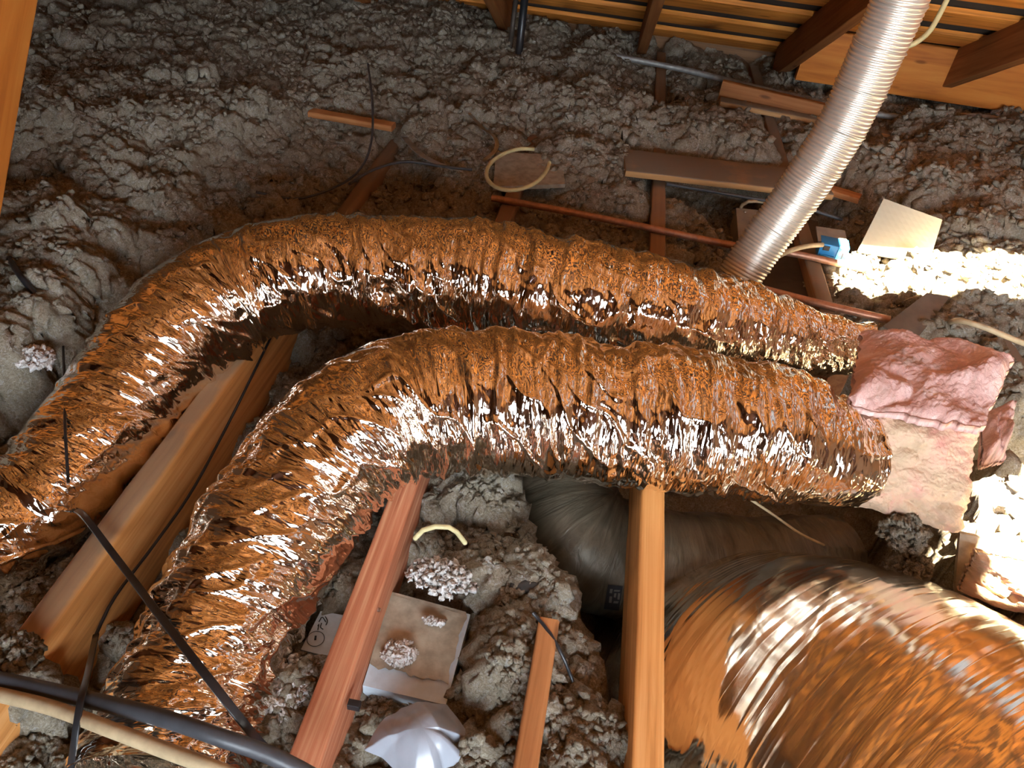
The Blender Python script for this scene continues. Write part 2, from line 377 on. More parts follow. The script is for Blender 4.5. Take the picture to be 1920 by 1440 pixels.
# ================================================================== INSULATION
CTRL = [(100,50,.08),(300,30,.07),(600,30,.05),(800,60,.04),(150,200,.10),(400,200,.09),(650,150,.05),(850,150,.03),(300,330,.05),(100,400,.10),(60,560,.08),(130,480,.07),
 (200,430,.05),(290,440,.0),(450,380,-.02),(600,350,-.02),(850,250,.02),(850,330,-.01),(740,370,-.06),(560,640,-.13),(250,530,-.04),(40,850,-.05),
 (0,620,.08),(15,1225,.03),(100,1040,-.13),(300,900,-.2),(400,800,-.2),(560,700,-.2),(350,950,-.22),(250,1150,-.22),(120,1350,-.22),(200,1400,-.22),(40,1400,-.12),(620,1100,-.07),(530,1280,-.06),(600,1000,-.08),
 (870,930,-.08),(810,960,-.12),(850,1010,-.14),(920,1060,-.06),(1000,1120,-.06),(950,1250,-.05),(1080,1230,-.09),(1080,1400,-.06),(900,1420,-.06),(640,1400,-.11),(750,1200,-.17),(700,1270,-.17),(830,1180,-.17),(820,1300,-.17),(740,1130,-.16),(600,1200,-.15),(780,1380,-.15),(740,1420,-.14),(840,1400,-.13),(680,1400,-.12),
 (1050,1000,-.34),(1150,1100,-.36),(1300,1000,-.5),(1450,960,-.5),(1130,1350,-.5),(1110,1440,-.5),(1140,1220,-.45),(1300,1200,-.75),(1600,1300,-.8),(1800,1300,-.75),(1500,1100,-.6),(1900,1400,-.6),
 (1700,980,-.12),(1760,1060,-.1),(1800,1050,-.05),(1920,1180,-.3),(1900,1080,-.01),(1880,950,.02),(1900,850,.02),(1900,720,.0),(1700,1100,-.2),
 (1750,600,.0),(1850,560,.03),(1700,520,.01),(1600,540,-.04),(1880,450,.07),(1800,350,.07),(1650,310,.05),(1850,250,.04),(1700,210,-.02),(1400,280,.03),(1300,240,.04),
 (1100,200,.04),(1100,300,.02),(1150,370,.01),(1120,440,-.06),(1320,370,-.09),(1340,430,-.15),(1480,420,-.16),(1470,530,-.16),(1500,480,-.16),(1250,450,-.06),(1000,430,-.06),(1050,100,.02),(1300,180,-.04),(1500,225,-.02)]
cp = np.array([[*Z(a, b, z)[:2], z] for a, b, z in CTRL]+[[-.93, 1.0, -.17], [-.90, 1.15, -.14], [-.93, .85, -.17], [-.95, .92, -.17], [-1.12, .95, .05], [-1.1, 1.1, .06], [-1.12, .8, .05], [-.88, .75, -.16], [-.84, 1.35, -.08]])
JX = [-1.055, -.64, -.227, .190, .605, 1.02]
def level(X, Y):
    num = np.zeros_like(X); den = np.zeros_like(X)
    for x, y, z in cp:
        d2 = (X-x)**2+(Y-y)**2+.0006; ww = d2**-2.0; num += ww*z; den += ww
    return num/den
duct_samples = np.vstack([catmull(A_PTS, .02), catmull(B_PTS, .02)])
d_samples = np.vstack([catmull(D_PTS, .03), catmull([p for p in C_PTS], .03)])
def puffs(X, Y):
    wx = X+.035*vnoise(X*14, Y*14, 5)+.012*vnoise(X*45, Y*45, 6); wy = Y+.035*vnoise(X*14, Y*14, 7)+.012*vnoise(X*45, Y*45, 8)
    h = np.zeros_like(X)
    for sc, am, sd in ((.13, .050, 11), (.058, .030, 21), (.027, .013, 31)):
        f1, f2, idv = worley(wx/sc, wy/sc, sd)
        h += am*(np.sqrt(np.clip(1-f1*f1*1.1, 0, 1))*(.35+.9*idv))
    h += .012*np.abs(vnoise(wx/.016, wy/.016, 91))*2+.009*tnoise(wx/.009, wy/.009, 92)+.005*tnoise(wx/.0048+.5*wy/.0048, wy/.0048, 93)+.018*tnoise(wx/.035, wy/.035, 94)
    return h-.045
def height(X, Y):
    L = level(X, Y); pf = puffs(X, Y)
    h = L+pf*np.where(L < -.2, .5, 1.0)
    for jx in JX[1:]:                                    # bare joist tops stay clear where the fill is low
        m = np.clip(1-np.abs(X-jx)/.055, 0, 1)*np.clip((.035-L)/.05, 0, 1)
        h = np.where(m > 0, np.minimum(h, h*(1-m)+m*np.minimum(h, -.035)), h)
    for smp in (duct_samples, d_samples):
        for i in range(0, len(smp)):
            x, y, z, r = smp[i]; r = r+.012
            sel = np.abs(X-x) < r; sel &= np.abs(Y-y) < r
            idx = np.nonzero(sel)
            if len(idx[0]) == 0: continue
            d2 = (X[idx]-x)**2+(Y[idx]-y)**2; ins = d2 < r*r
            cap = np.where(ins, z-np.sqrt(np.clip(r*r-d2, 0, None)), 9.); h[idx] = np.minimum(h[idx], cap)
    return h
ys = [.12]
while ys[-1] < YF: ys.append(ys[-1]+.0038+.0016*ys[-1])
ys = np.array(ys); xs = np.concatenate([np.arange(X0, -1.9, .014), np.arange(-1.9, 1.75, .0046), np.arange(1.75, X1, .014)])
X, Y = np.meshgrid(xs, ys); H = height(X, Y)
PXX = X+.016*vnoise(X*38, Y*38, 61)+.007*vnoise(X*110, Y*110, 62); PYY = Y+.016*vnoise(X*38, Y*38, 63)+.007*vnoise(X*110, Y*110, 64)
gy, gx = np.gradient(H, ys, xs); slp = np.clip(np.hypot(gx, gy)-.8, 0, 2.5)/2.5          # overhangs and clods on the steep flanks
fa, _, ia = worley((X+Y)/.030, H/.022, 71); fb, _, ib = worley((X-Y)/.013, H/.011, 81)
bul = slp*(.022*np.sqrt(np.clip(1-fa*fa, 0, 1))*(.4+ia)+.009*np.sqrt(np.clip(1-fb*fb, 0, 1))-.01); gl = np.hypot(gx, gy)+1e-6
PXX = PXX-gx/gl*bul; PYY = PYY-gy/gl*bul
V = np.stack([PXX, PYY, H], -1).reshape(-1, 3); Fh = grid_faces(len(ys), len(xs))[:, ::1]
# loose tufts joined into the same uncountable stuff
def ico():
    p = (1+5**.5)/2; v = [(-1,p,0),(1,p,0),(-1,-p,0),(1,-p,0),(0,-1,p),(0,1,p),(0,-1,-p),(0,1,-p),(p,0,-1),(p,0,1),(-p,0,-1),(-p,0,1)]
    f = [(0,11,5),(0,5,1),(0,1,7),(0,7,10),(0,10,11),(1,5,9),(5,11,4),(11,10,2),(10,7,6),(7,1,8),(3,9,4),(3,4,2),(3,2,6),(3,6,8),(3,8,9),(4,9,5),(2,4,11),(6,2,10),(8,6,7),(9,8,1)]
    v = [np.array(q)/np.linalg.norm(q) for q in v]; mid = {}; nf = []
    def m(a, b):
        kk = (min(a, b), max(a, b))
        if kk not in mid: q = v[a]+v[b]; v.append(q/np.linalg.norm(q)); mid[kk] = len(v)-1
        return mid[kk]
    for a, b, c in f:
        x, y, z = m(a, b), m(b, c), m(c, a); nf += [(a, x, z), (b, y, x), (c, z, y), (x, y, z)]
    return np.array(v), np.array(nf)
IV, IF = ico()
I0V = IV[:12]; I0F = np.array([(0,11,5),(0,5,1),(0,1,7),(0,7,10),(0,10,11),(1,5,9),(5,11,4),(11,10,2),(10,7,6),(7,1,8),(3,9,4),(3,4,2),(3,2,6),(3,6,8),(3,8,9),(4,9,5),(2,4,11),(6,2,10),(8,6,7),(9,8,1)])
NT_ = 36000
qx = rng.uniform(-500, 2400, NT_*2); qy = rng.uniform(-80, 1700, NT_*2)
dv = np.stack([(qx-960)/F, (qy-720)/F, np.ones_like(qx)], 1) @ RW.T; tt_ = -CP[2]/dv[:, 2]; cx = dv[:, 0]*tt_; cy = dv[:, 1]*tt_
hh = height(cx.copy(), cy.copy()); pj = projv(np.stack([cx, cy, hh], 1))
ok = (cy < YF-.1) & (cy > .15) & (dv[:, 2] < -.05) & (pj[0] > -250) & (pj[0] < 2170) & (pj[1] > -250) & (pj[1] < 1690) & (hh > -.2)
for jx in JX: ok &= ~((np.abs(cx-jx) < .03) & (hh < .0))
cx, cy, hh = cx[ok][:NT_], cy[ok][:NT_], hh[ok][:NT_]; n = len(cx)
sz = (.0022+.0058*rng.uniform(0, 1, n)**2)*(.75+.42*cy)
var = np.stack([I0V*(1+.25*rng.standard_normal((12, 1)))+.22*rng.standard_normal((12, 3)) for _ in range(16)])
q = rng.standard_normal((n, 4)); q /= np.linalg.norm(q, axis=1)[:, None]
a, b, c_, d = q.T
Rm = np.stack([1-2*(c_*c_+d*d), 2*(b*c_-a*d), 2*(b*d+a*c_), 2*(b*c_+a*d), 1-2*(b*b+d*d), 2*(c_*d-a*b), 2*(b*d-a*c_), 2*(c_*d+a*b), 1-2*(b*b+c_*c_)], 1).reshape(n, 3, 3)
loc = var[rng.integers(0, 16, n)]*(np.array([1.35, 1., .75]))[None, None]
TV = np.einsum('nij,nkj->nki', Rm, loc)*sz[:, None, None]; TV[..., 2] *= .75
TV += np.stack([cx, cy, hh+sz*.35], 1)[:, None, :]
TFc = (I0F[None]+(np.arange(n)*12)[:, None, None]).reshape(-1, 3)
nb = len(V)
me = bpy.data.meshes.new('blown_insulation')
allV = np.vstack([V, TV.reshape(-1, 3)]); me.vertices.add(len(allV)); me.vertices.foreach_set('co', allV.astype(np.float32).ravel())
li = np.concatenate([Fh.ravel(), (TFc+nb).ravel()]).astype(np.int32); me.loops.add(len(li)); me.loops.foreach_set('vertex_index', li)
nq, nt3 = len(Fh), len(TFc); me.polygons.add(nq+nt3)
me.polygons.foreach_set('loop_start', np.concatenate([np.arange(nq)*4, nq*4+np.arange(nt3)*3]).astype(np.int32)); me.update(calc_edges=True)
me.polygons.foreach_set('use_smooth', np.concatenate([np.ones(nq, bool), np.ones(nt3, bool)])); me.materials.append(M['insul'])
ins = bpy.data.objects.new('blown_insulation', me); COL.objects.link(ins)
tag(ins, 'lumpy grey-brown and white loose-fill insulation covering the attic floor', 'insulation', kind='stuff')
def hgt(x, y): return float(height(np.array([float(x)]), np.array([float(y)]))[0])

# ================================================================== FOIL DUCTS
def duct(name, pts, mat, du, nv, pleat=.0066, fac=.0036, cu=.021, seed=1, label=None, cat='duct', slant=.28, ribs=0., bunch=1.6, closed=False):
    P = catmull(pts, du); C3 = P[:, :3]
    for _ in range(3): C3[1:-1] = (C3[:-2]+C3[1:-1]*2+C3[2:])/4
    r0 = P[:, 3]; T, N, B = frames(C3)
    s = np.r_[0, np.cumsum(np.linalg.norm(np.diff(C3, axis=0), axis=1))]
    th = np.arange(nv)/nv*2*math.pi
    Sg, Th = np.meshgrid(s, th, indexing='ij'); R0 = np.repeat(r0[:, None], nv, 1)
    K = np.gradient(T, axis=0)/max(du, 1e-6); ker = np.ones(41)/41
    K = np.stack([np.convolve(np.pad(K[:, i], 20, mode='edge'), ker, 'valid') for i in range(3)], 1)
    rad = np.cos(Th)[..., None]*B[:, None, :]+np.sin(Th)[..., None]*N[:, None, :]
    inner = np.clip((rad*K[:, None, :]).sum(-1)*R0, -.6, 1.2); amp = 1+bunch*np.clip(inner, -.35, 1)
    circ_ = 2*math.pi*.115
    p1 = int(round(circ_/.075)); p2 = int(round(circ_/.035)); p3 = int(round(circ_/.020)); p4 = int(round(circ_/.011)); pl = int(round(circ_/.12))
    v01 = Th/(2*math.pi)
    wob = vnoise(Sg/.09, v01*pl, seed+1, pl)*slant
    us = Sg+wob*.05+.012*tnoise(Sg/.035, v01*p2, seed+2, p2)
    vs = v01+.05*vnoise(Sg/.05, v01*p1, seed+3, p1)
    d = pleat*1.7*tnoise(us/cu, vs*pl, seed+4, pl)
    d += pleat*.95*tnoise(us/(cu*.5)+.3, vs*p1, seed+5, p1)+pleat*.34*tnoise(us/(cu*.25)+.7, vs*p2, seed+15, p2)
    d += fac*1.8*tnoise(us/.034, vs*p2, seed+6, p2)
    d += fac*.9*tnoise(us/.013+5, vs*p3, seed+7, p3)
    d += fac*.42*tnoise(us/.0062, vs*p4, seed+9, p4)
    rd = tnoise(us/.05+.6*vs*p1, vs*p1, seed+8, p1); d += .0035*np.clip(1-np.abs(rd)*11, 0, 1)       # a few long sharp ridges
    zone = .55+.9*np.clip(vnoise(Sg/.16, v01*pl, seed+10, pl)+.5, 0, 1)
    d = d*zone*amp
    big = .010*vnoise(Sg/.12, v01*pl, seed+11, pl)-.010*np.clip(inner, 0, 1)*(.5+tnoise(us/.03, v01*2, seed+12, 2))
    if ribs: big = big+ribs*np.cos(Sg/.032*2*math.pi)
    R = R0+d+big*.8
    Vv = C3[:, None, :]+rad*R[..., None]
    Vv = Vv.reshape(-1, 3); Fc = grid_faces(len(s), nv, True)[:, ::-1]
    gc = np.stack([Sg, np.cos(Th)*.115, np.sin(Th)*.115], -1).reshape(-1, 3)
    o = mesh_obj(name, Vv, Fc, mat, None, True, gc)
    return tag(o, label, cat)
duct('foil_duct', B_PTS, M['foil'], .0023, 264, label='silver foil insulated duct in front, bending down between two joists', seed=100)
duct('foil_duct', A_PTS, M['foil'], .0028, 240, label='silver foil insulated duct at the back, curving away to the left edge', seed=200, slant=.4, pleat=.0068)
duct('foil_duct', C_PTS, M['foil_big'], .0045, 300, label='very large smooth foil duct elbow filling the bottom right corner', seed=300, pleat=.0034, fac=.0010, cu=.022, bunch=1., slant=.3)
dd = duct('grey_duct', D_PTS, M['mylar'], .005, 120, label='old dull grey-brown duct under the foil duct, passing beneath a joist', seed=400, pleat=.002, fac=.0015, cu=.03)

# ================================================================== JOISTS
jl = [('dusty joist at the left edge, mostly buried with only its orange side showing', 'joist_dust'),
      ('thick orange joist with rounded edges running up the left side to the rear foil duct', 'joist_far1'),
      ('reddish striped joist with a nail in its side, under the bend of the front duct', 'joist_red'),
      ('orange-topped joist standing left of the big foil elbow', 'joist_far3'),
      ('grey dusty joist behind the corrugated duct, beside the blue box', 'joist_dust'),
      ('joist buried in sunlit insulation at the right', 'joist_dust')]
for i, x in enumerate(JX):
    y0 = .02 if i < 4 else 1.45
    o = beam('ceiling_joist', (x, y0, -.0705 if i != 1 else -.0925), (x, 3.7, -.0705 if i != 1 else -.0925), .041, .141 if i != 1 else .185, M[jl[i][1]], b=.004 if i != 1 else .013, jit=.0012, seed=10+i)
    tag(o, jl[i][0], 'joist')
    if i == 2:
        nc = PX(708, 1143, x+.0205); sweep('nail', [nc-np.array([.004, 0, 0]), nc+np.array([.004, 0, 0])], circ(.0028, 10), M['strapmetal'], o, .004, cat=True)
# truss web, top left
pA = np.array([-1.05, 1.163, .32]); pB = np.array([-1.05, 1.345, .545]); dr = (pB-pA)/np.linalg.norm(pB-pA); pn = np.array([0, -dr[2], dr[1]])
st = pA-dr*.40+pn*.06; en = pA+dr*.86+pn*.06
tag(beam('web_post', st, en, .04, .12, M['header'], up=pn, seed=31), 'bright orange leaning timber at the top left corner', 'timber')
# strips and planks lying on the joists
o = beam('wood_strip', Z(582, 211, .065), Z(738, 238, .065), .04, .018, M['joist'], seed=51); tag(o, 'short orange wood strip half buried in insulation, upper left of centre', 'wood strip')
tag(beam('plank_board', Z(1170, 304, .03), Z(1548, 348, .03), .17, .02, M['shelf'], seed=52), 'dusty brown board with an orange front edge lying behind the corrugated duct', 'board')
tag(beam('wood_strip', Z(1535, 350, .02), Z(1612, 373, .02), .045, .018, M['joist'], seed=53), 'short orange wood strip just right of the corrugated duct', 'wood strip')
tag(beam('plank_board', Z(1350, 172, .03), Z(1560, 222, .02), .03, .09, M['rafter'], seed=54), 'dark brown plank on edge beneath the grey conduit', 'board')
tag(beam('plank_board', Z(1350, 190, .02), Z(1720, 262, .0), .06, .02, M['shelf'], seed=56), 'thin grey dusty board below the grey conduit by the corrugated duct', 'board')
tag(beam('wood_strip', Z(1025, 1185, -.035), Z(975, 1500, -.035), .030, .07, M['joist'], seed=55), 'narrow orange-brown timber in the insulation left of the bare joist', 'wood strip')
# cross blocking between joists by the corrugated duct
tag(beam('blocking', (.19, 1.62, -.05), (.605, 1.62, -.05), .04, .10, M['rafter'], seed=57), 'dark wood blocking between joists behind the rear foil duct', 'timber')

# ================================================================== PIPES AND CABLES
def cable(name, pts, r, mat, label, cat, k=10, step=.02, seed=0):
    return tag(sweep(name, pts, circ(r, k), mat, None, step, seed=seed), label, cat)
def flat(name, pts, wd, th, mat, label, cat, up=(0, 0, 1), step=.02):
    return tag(sweep(name, pts, rrect(wd, th, th*.3), mat, None, step, up), label, cat)
cable('copper_pipe', [Z(922, 371, .012), Z(1060, 396, .010), Z(1205, 425, .010), Z(1375, 460, .010), Z(1490, 476, .010), Z(1625, 506, .010)], .0095, M['copper'],
      'copper pipe crossing the joists behind the rear foil duct, longer one', 'pipe', 14)
cable('copper_pipe', [Z(1400, 534, .010), Z(1540, 570, .010), Z(1668, 600, .010)], .0095, M['copper'], 'shorter copper pipe close behind the rear foil duct at right', 'pipe', 14)
cable('conduit', [Z(1115, 98, .03), Z(1280, 130, .03), Z(1400, 160, .03), Z(1540, 193, .03), Z(1620, 210, .03), Z(1705, 223, .025)], .012, M['conduit'], 'long light grey conduit lying along the eave, passing behind the corrugated duct', 'conduit', 12)
cable('conduit', [Z(1725, 228, .035), Z(1800, 218, .055), Z(1850, 220, .055), Z(1915, 232, .04)], .010, M['conduit'], 'short grey cable end at the right edge below the orange plank', 'cable', 12)
cable('vent_pipe', [PY(970, 125, 3.2), PY(990, -60, 3.22)], .015, M['black'], 'black vertical pipe at the top centre', 'pipe', 20, .1)
cable('thin_rod', [PY(956, 90, 3.25), PY(972, -40, 3.25)], .010, M['darkmetal'], 'thin dark rod left of the black vertical pipe', 'rod', 8, .1)
# looped yellow cable
pts = []
for px, py in ((1002, 280), (975, 279), (945, 288), (920, 306), (912, 330), (928, 350), (958, 357), (990, 350), (1012, 336), (1026, 318), (1030, 305)):
    pts.append(Z(px, py, .075))
cable('yellow_cable', pts, .0055, M['yellow'], 'loop of yellow cable lying on the insulation near the top centre', 'cable')
cable('yellow_cable', [PY(1688, 88, 2.6), PY(1710, 84, 2.6), PY(1740, 62, 2.62), PY(1760, 30, 2.64), PY(1780, -10, 2.66)], .008, M['yellow'], 'yellow cable hanging from the roof boards right of the corrugated duct', 'cable')
cable('yellow_cable', [Z(778, 1010, -.0), Z(795, 993, .02), Z(822, 987, .03), Z(850, 992, .02), Z(872, 1018, -.03)], .004, M['yellow'], 'thin yellow-green cable arc right of the striped joist', 'cable')
cable('cream_cable', [Z(1405, 530, -.03), Z(1430, 500, .01), Z(1470, 475, .04), Z(1510, 462, .05), Z(1542, 459, .045)], .0065, M['cream'], 'cream cable curving into the blue electrical box', 'cable')
cable('cream_cable', [Z(1388, 392, -.03), Z(1396, 380, .0), Z(1415, 377, .01), Z(1440, 380, .0)], .005, M['cream'], 'cream cable coming out of the grey box behind the corrugated duct', 'cable')
cable('cream_cable', [Z(1770, 612, .0), Z(1795, 601, .07), Z(1840, 612, .08), Z(1885, 630, .07), Z(1940, 652, .05)], .0065, M['cream'], 'cream cable arching over the insulation above the pink batt at right', 'cable')
cable('white_wire', [Z(1405, 935, .03), Z(1450, 965, -.05), Z(1500, 1000, -.1), Z(1545, 1022, -.15)], .0025, M['cream'], 'thin pale wire running from the front foil duct to the big foil elbow', 'wire', 6)
cable('cream_pipe', [Z(-60, 1292, .03), Z(0, 1303, .035), Z(100, 1328, .055), Z(200, 1365, .085), Z(300, 1403, .095), Z(400, 1440, .10), Z(480, 1475, .08)], .0085, M['cream'], 'cream-coloured pipe across the bottom left corner', 'pipe', 14)
cable('grey_cable', [Z(-60, 1262, .03), Z(40, 1283, .035), Z(150, 1308, .06), Z(300, 1345, .10), Z(420, 1385, .105), Z(520, 1422, .07), Z(620, 1475, .04)], .0095, M['greycable'], 'dark grey cable crossing over two joists at the bottom left', 'cable', 14)
flat('black_strap', [Z(140, 955, -.04), Z(160, 970, .012), Z(215, 1042, .02), Z(255, 1095, .04), Z(300, 1155, .075), Z(370, 1245, .115), Z(430, 1322, .11), Z(470, 1372, .07), Z(500, 1405, -.02)], .010, .004, M['black'], 'black webbing strap running from the left joist down over the front duct', 'strap')
flat('black_strap', [Z(180, 1190, -.03), Z(165, 1260, .05), Z(150, 1320, .085), Z(138, 1400, .06), Z(128, 1470, .0)], .008, .003, M['black'], 'black strap hanging over the two cables at the bottom left', 'strap')
cable('black_wire', [Z(515, 618, -.02), Z(470, 710, -.04), Z(425, 800, -.05), Z(360, 920, -.06), Z(290, 1020, -.07), Z(215, 1120, -.07), Z(180, 1190, -.08)], .0028, M['black'], 'thin black wire along the right side of the thick left joist', 'wire', 6)
cable('black_wire', [Z(118, 640, -.0), Z(121, 720, .04), Z(122, 800, .075), Z(128, 905, .045)], .0024, M['black'], 'black wire standing upright by the left end of the rear foil duct', 'wire', 6)
cable('black_wire', [Z(18, 485, .09), Z(40, 520, .11), Z(75, 562, .08)], .006, M['black'], 'short black wire poking from insulation at the left edge', 'wire', 6)
cable('black_wire', [Z(690, 120, .12), Z(698, 190, .11), Z(697, 260, .08), Z(680, 310, .05), Z(640, 345, .03), Z(560, 372, .02), Z(480, 360, .03)], .0035, M['greycable'], 'long dark wire sweeping down past the short wood strip', 'wire', 6)
cable('black_wire', [Z(655, 345, .05), Z(700, 318, .06), Z(760, 303, .07), Z(830, 312, .06), Z(885, 318, .05)], .004, M['greycable'], 'dark grey wire running left from the yellow cable loop', 'wire', 6)
cable('black_wire', [Z(1000, 1150, -.0), Z(1030, 1185, .0), Z(1055, 1230, -.01), Z(1075, 1280, -.05)], .0028, M['black'], 'fine black wire by the top end of the narrow timber', 'wire', 6)
cable('black_wire', [Z(1250, 345, .01), Z(1400, 370, .015), Z(1500, 388, .015), Z(1580, 412, .01)], .005, M['greycable'], 'dark cable lying in front of the dusty board', 'wire', 8)
flat('grey_strap', [Z(757, 256, .03), Z(790, 290, .06), Z(830, 310, .06), Z(862, 318, .04)], .02, .002, M['conduit'], 'grey tape strip twisted on the insulation left of the yellow loop', 'strap')
flat('metal_strap', [Z(880, 213, .06), Z(905, 240, .07), Z(928, 258, .08), Z(930, 280, .07), Z(905, 303, .05)], .012, .0015, M['strapmetal'], 'shiny curved metal strap just above the yellow cable loop', 'strap')

# ================================================================== CORRUGATED METAL DUCT
ALU = [[*PY(1384, 522, 1.72), .050], [*PY(1430, 455, 1.75), .051], [*PY(1478, 390, 1.77), .051], [*PY(1530, 315, 1.78), .052], [*PY(1574, 245, 1.79), .052], [*PY(1614, 165, 1.80), .052],
       [*PY(1645, 95, 1.80), .052], [*PY(1675, 30, 1.80), .052], [*PY(1710, -60, 1.80), .052], [*PY(1745, -160, 1.82), .052], [*PY(1800, -290, 1.84), .052]]
def alu_duct():
    P = catmull(ALU, .0011); C3 = P[:, :3]; T, N, B = frames(C3, (0, -1, .3)); nv = 72
    s = np.r_[0, np.cumsum(np.linalg.norm(np.diff(C3, axis=0), axis=1))]; th = np.arange(nv)/nv*2*math.pi
    Sg, Th = np.meshgrid(s, th, indexing='ij')
    ph = Sg/.0090+Th/(2*math.pi)
    R = P[:, 3][:, None]+.0040*np.abs(np.sin(ph*math.pi))**.8*1.0+.0012*vnoise(Sg/.05, Th/(2*math.pi)*6, 5, 6)
    Vv = C3[:, None, :]+(np.cos(Th)*R)[..., None]*B[:, None, :]+(np.sin(Th)*R)[..., None]*N[:, None, :]
    o = mesh_obj('flexible_metal_duct', Vv.reshape(-1, 3), grid_faces(len(s), nv, True)[:, ::-1], M['alu'], None, True)
    tag(o, 'corrugated shiny metal duct rising from the floor to the roof at the upper right', 'duct')
    L = s[-1]; q = .05
    while q < L-.02:
        i = int(np.searchsorted(s, q)); a = np.linspace(0, 2*math.pi, 121)[:-1]; r = P[i, 3]+.0040+.0010*(np.arange(120) % 2)
        pts = C3[i]+(np.cos(a)*r)[:, None]*B[i]+(np.sin(a)*r)[:, None]*N[i]+(a/(2*math.pi)*.006)[:, None]*T[i]
        ringV = []
        for jx in range(120):
            nrm = (pts[jx]-C3[i]); nrm /= np.linalg.norm(nrm)
            for tt in range(4):
                aa = tt*math.pi/2; ringV.append(pts[jx]+nrm*.0016*math.cos(aa)+T[i]*.0018*math.sin(aa))
        Fr = []
        for jx in range(119):
            for tt in range(4): Fr.append([jx*4+tt, (jx+1)*4+tt, (jx+1)*4+(tt+1) % 4, jx*4+(tt+1) % 4])
        mesh_obj('seam_ring', np.array(ringV)-np.array(o.location)+np.array(o.location), Fr, M['alu'], o)
        q += .088
    return o
alu_duct()

# ================================================================== BOXES AND PANELS
def quadplate(name, pts, th, mat, label=None, cat=None, parent=None, n=10, bumpy=.0, seed=0):
    """a board through four corner points with real thickness"""
    p = [np.asarray(q, float) for q in pts]; u = np.linspace(0, 1, n); U, W = np.meshgrid(u, u, indexing='ij')
    G = (p[0][None, None]*((1-U)*(1-W))[..., None]+p[1][None, None]*(U*(1-W))[..., None]+p[2][None, None]*(U*W)[..., None]+p[3][None, None]*((1-U)*W)[..., None])
    nn = np.cross(p[1]-p[0], p[3]-p[0]); nn /= np.linalg.norm(nn)
    if nn[2] < 0: nn = -nn
    if bumpy: G = G+nn*(bumpy*2*tnoise(U*4, W*4, seed))[..., None]
    top = G.reshape(-1, 3); bot = (G-nn*th).reshape(-1, 3); V = np.vstack([top, bot]); f = grid_faces(n, n).tolist(); m = n*n
    Fc = f+[[q+m for q in r[::-1]] for r in f]
    rim = [i*n for i in range(n)]+[(n-1)*n+j for j in range(1, n)]+[(n-1-i)*n+n-1 for i in range(1, n)]+[n-1-j for j in range(1, n-1)]
    for a, b in zip(rim, rim[1:]+rim[:1]): Fc.append([a, b, b+m, a+m])
    gc = np.concatenate([np.stack([U*.3, W*.3, U*0], -1).reshape(-1, 3)]*2)
    o = mesh_obj(name, V, Fc, mat, parent, False, gc)
    return tag(o, label, cat) if label and parent is None else o
quadplate('beige_panel', [Z(1657, 372, .13), Z(1767, 412, .13), Z(1742, 493, .02), Z(1608, 470, .02)], .012, M['panel'], 'square beige board leaning on the insulation above the sunlit patch', 'board')
quadplate('sheet_metal_flap', [Z(1655, 612, .02), Z(1738, 549, .05), Z(1782, 556, .05), Z(1715, 640, .02)], .003, M['galv'], 'dark grey metal flap between the sunlit patch and the pink batt', 'metal flap')
quadplate('drywall_piece', [Z(930, 285, .035), Z(1050, 290, .035), Z(1060, 345, .02), Z(925, 350, .02)], .012, M['drywall'], 'dusty board scrap under the yellow cable loop', 'board')
quadplate('drywall_piece', [Z(1800, 1000, .01), Z(1960, 1030, .03), Z(1960, 1150, -.02), Z(1790, 1110, -.08)], .015, M['drywall'], 'dusty board scrap at the right edge above the big foil elbow', 'board')
# dark recessed housing
quadplate('metal_housing', [Z(1440, 398, -.03), Z(1534, 415, -.03), Z(1545, 560, -.03), Z(1400, 545, -.05)], .09, M['darkmetal'], 'dark bronze metal housing sunk between joists behind the corrugated duct', 'housing')
gb = empty('junction_box', Z(1420, 430, -.1))
quadplate('box_body', [Z(1380, 390, -.02), Z(1470, 398, -.02), Z(1462, 470, -.03), Z(1385, 450, -.03)], .06, M['greybox'], parent=gb)
mesh_obj('screw', *[(lambda c: ([c+np.array([.004*math.cos(a), .004*math.sin(a), z]) for z in (0, .003) for a in np.arange(8)*math.pi/4], [list(range(8, 16))]+[[i, (i+1) % 8, 8+(i+1) % 8, 8+i] for i in range(8)]))(Z(1397, 398, -.021))][0], M['strapmetal'], gb)
tag(gb, 'plain grey metal box half hidden behind the corrugated duct', 'electrical box')
# blue box on its metal bracket
bb = empty('blue_electrical_box', Z(1560, 470, -.03))
c0 = Z(1560, 468, .02); ex = np.array([.036, -.004, 0]); eyv = np.array([.003, .026, 0]); ez = np.array([0, 0, .024])
box('box_body', c0, ex, eyv, ez, M['blue'], bb, .003)
box('clamp_bar', c0+np.array([.010, -.028, .0]), np.array([.004, 0, 0]), np.array([0, .003, 0]), np.array([0, 0, .022]), M['blue'], bb, .001)
box('clamp_bar', c0+np.array([-.016, -.028, -.008]), np.array([.018, -.002, 0]), np.array([0, .003, 0]), np.array([0, 0, .003]), M['blue'], bb, .001)
box('knockout', c0+np.array([.024, -.027, .0]), np.array([.004, 0, 0]), np.array([0, .002, 0]), np.array([0, 0, .009]), M['ink'], bb, .0005)
box('cable_hole', c0+np.array([-.024, -.027, .014]), np.array([.008, 0, 0]), np.array([0, .0015, 0]), np.array([0, 0, .006]), M['ink'], bb, .0005)
quadplate('cover_plate', [Z(1530, 424, .045), Z(1584, 432, .045), Z(1590, 458, .043), Z(1534, 452, .043)], .004, M['greybox'], parent=bb)
tag(bb, 'bright blue plastic electrical box with a dusty metal cover', 'electrical box')
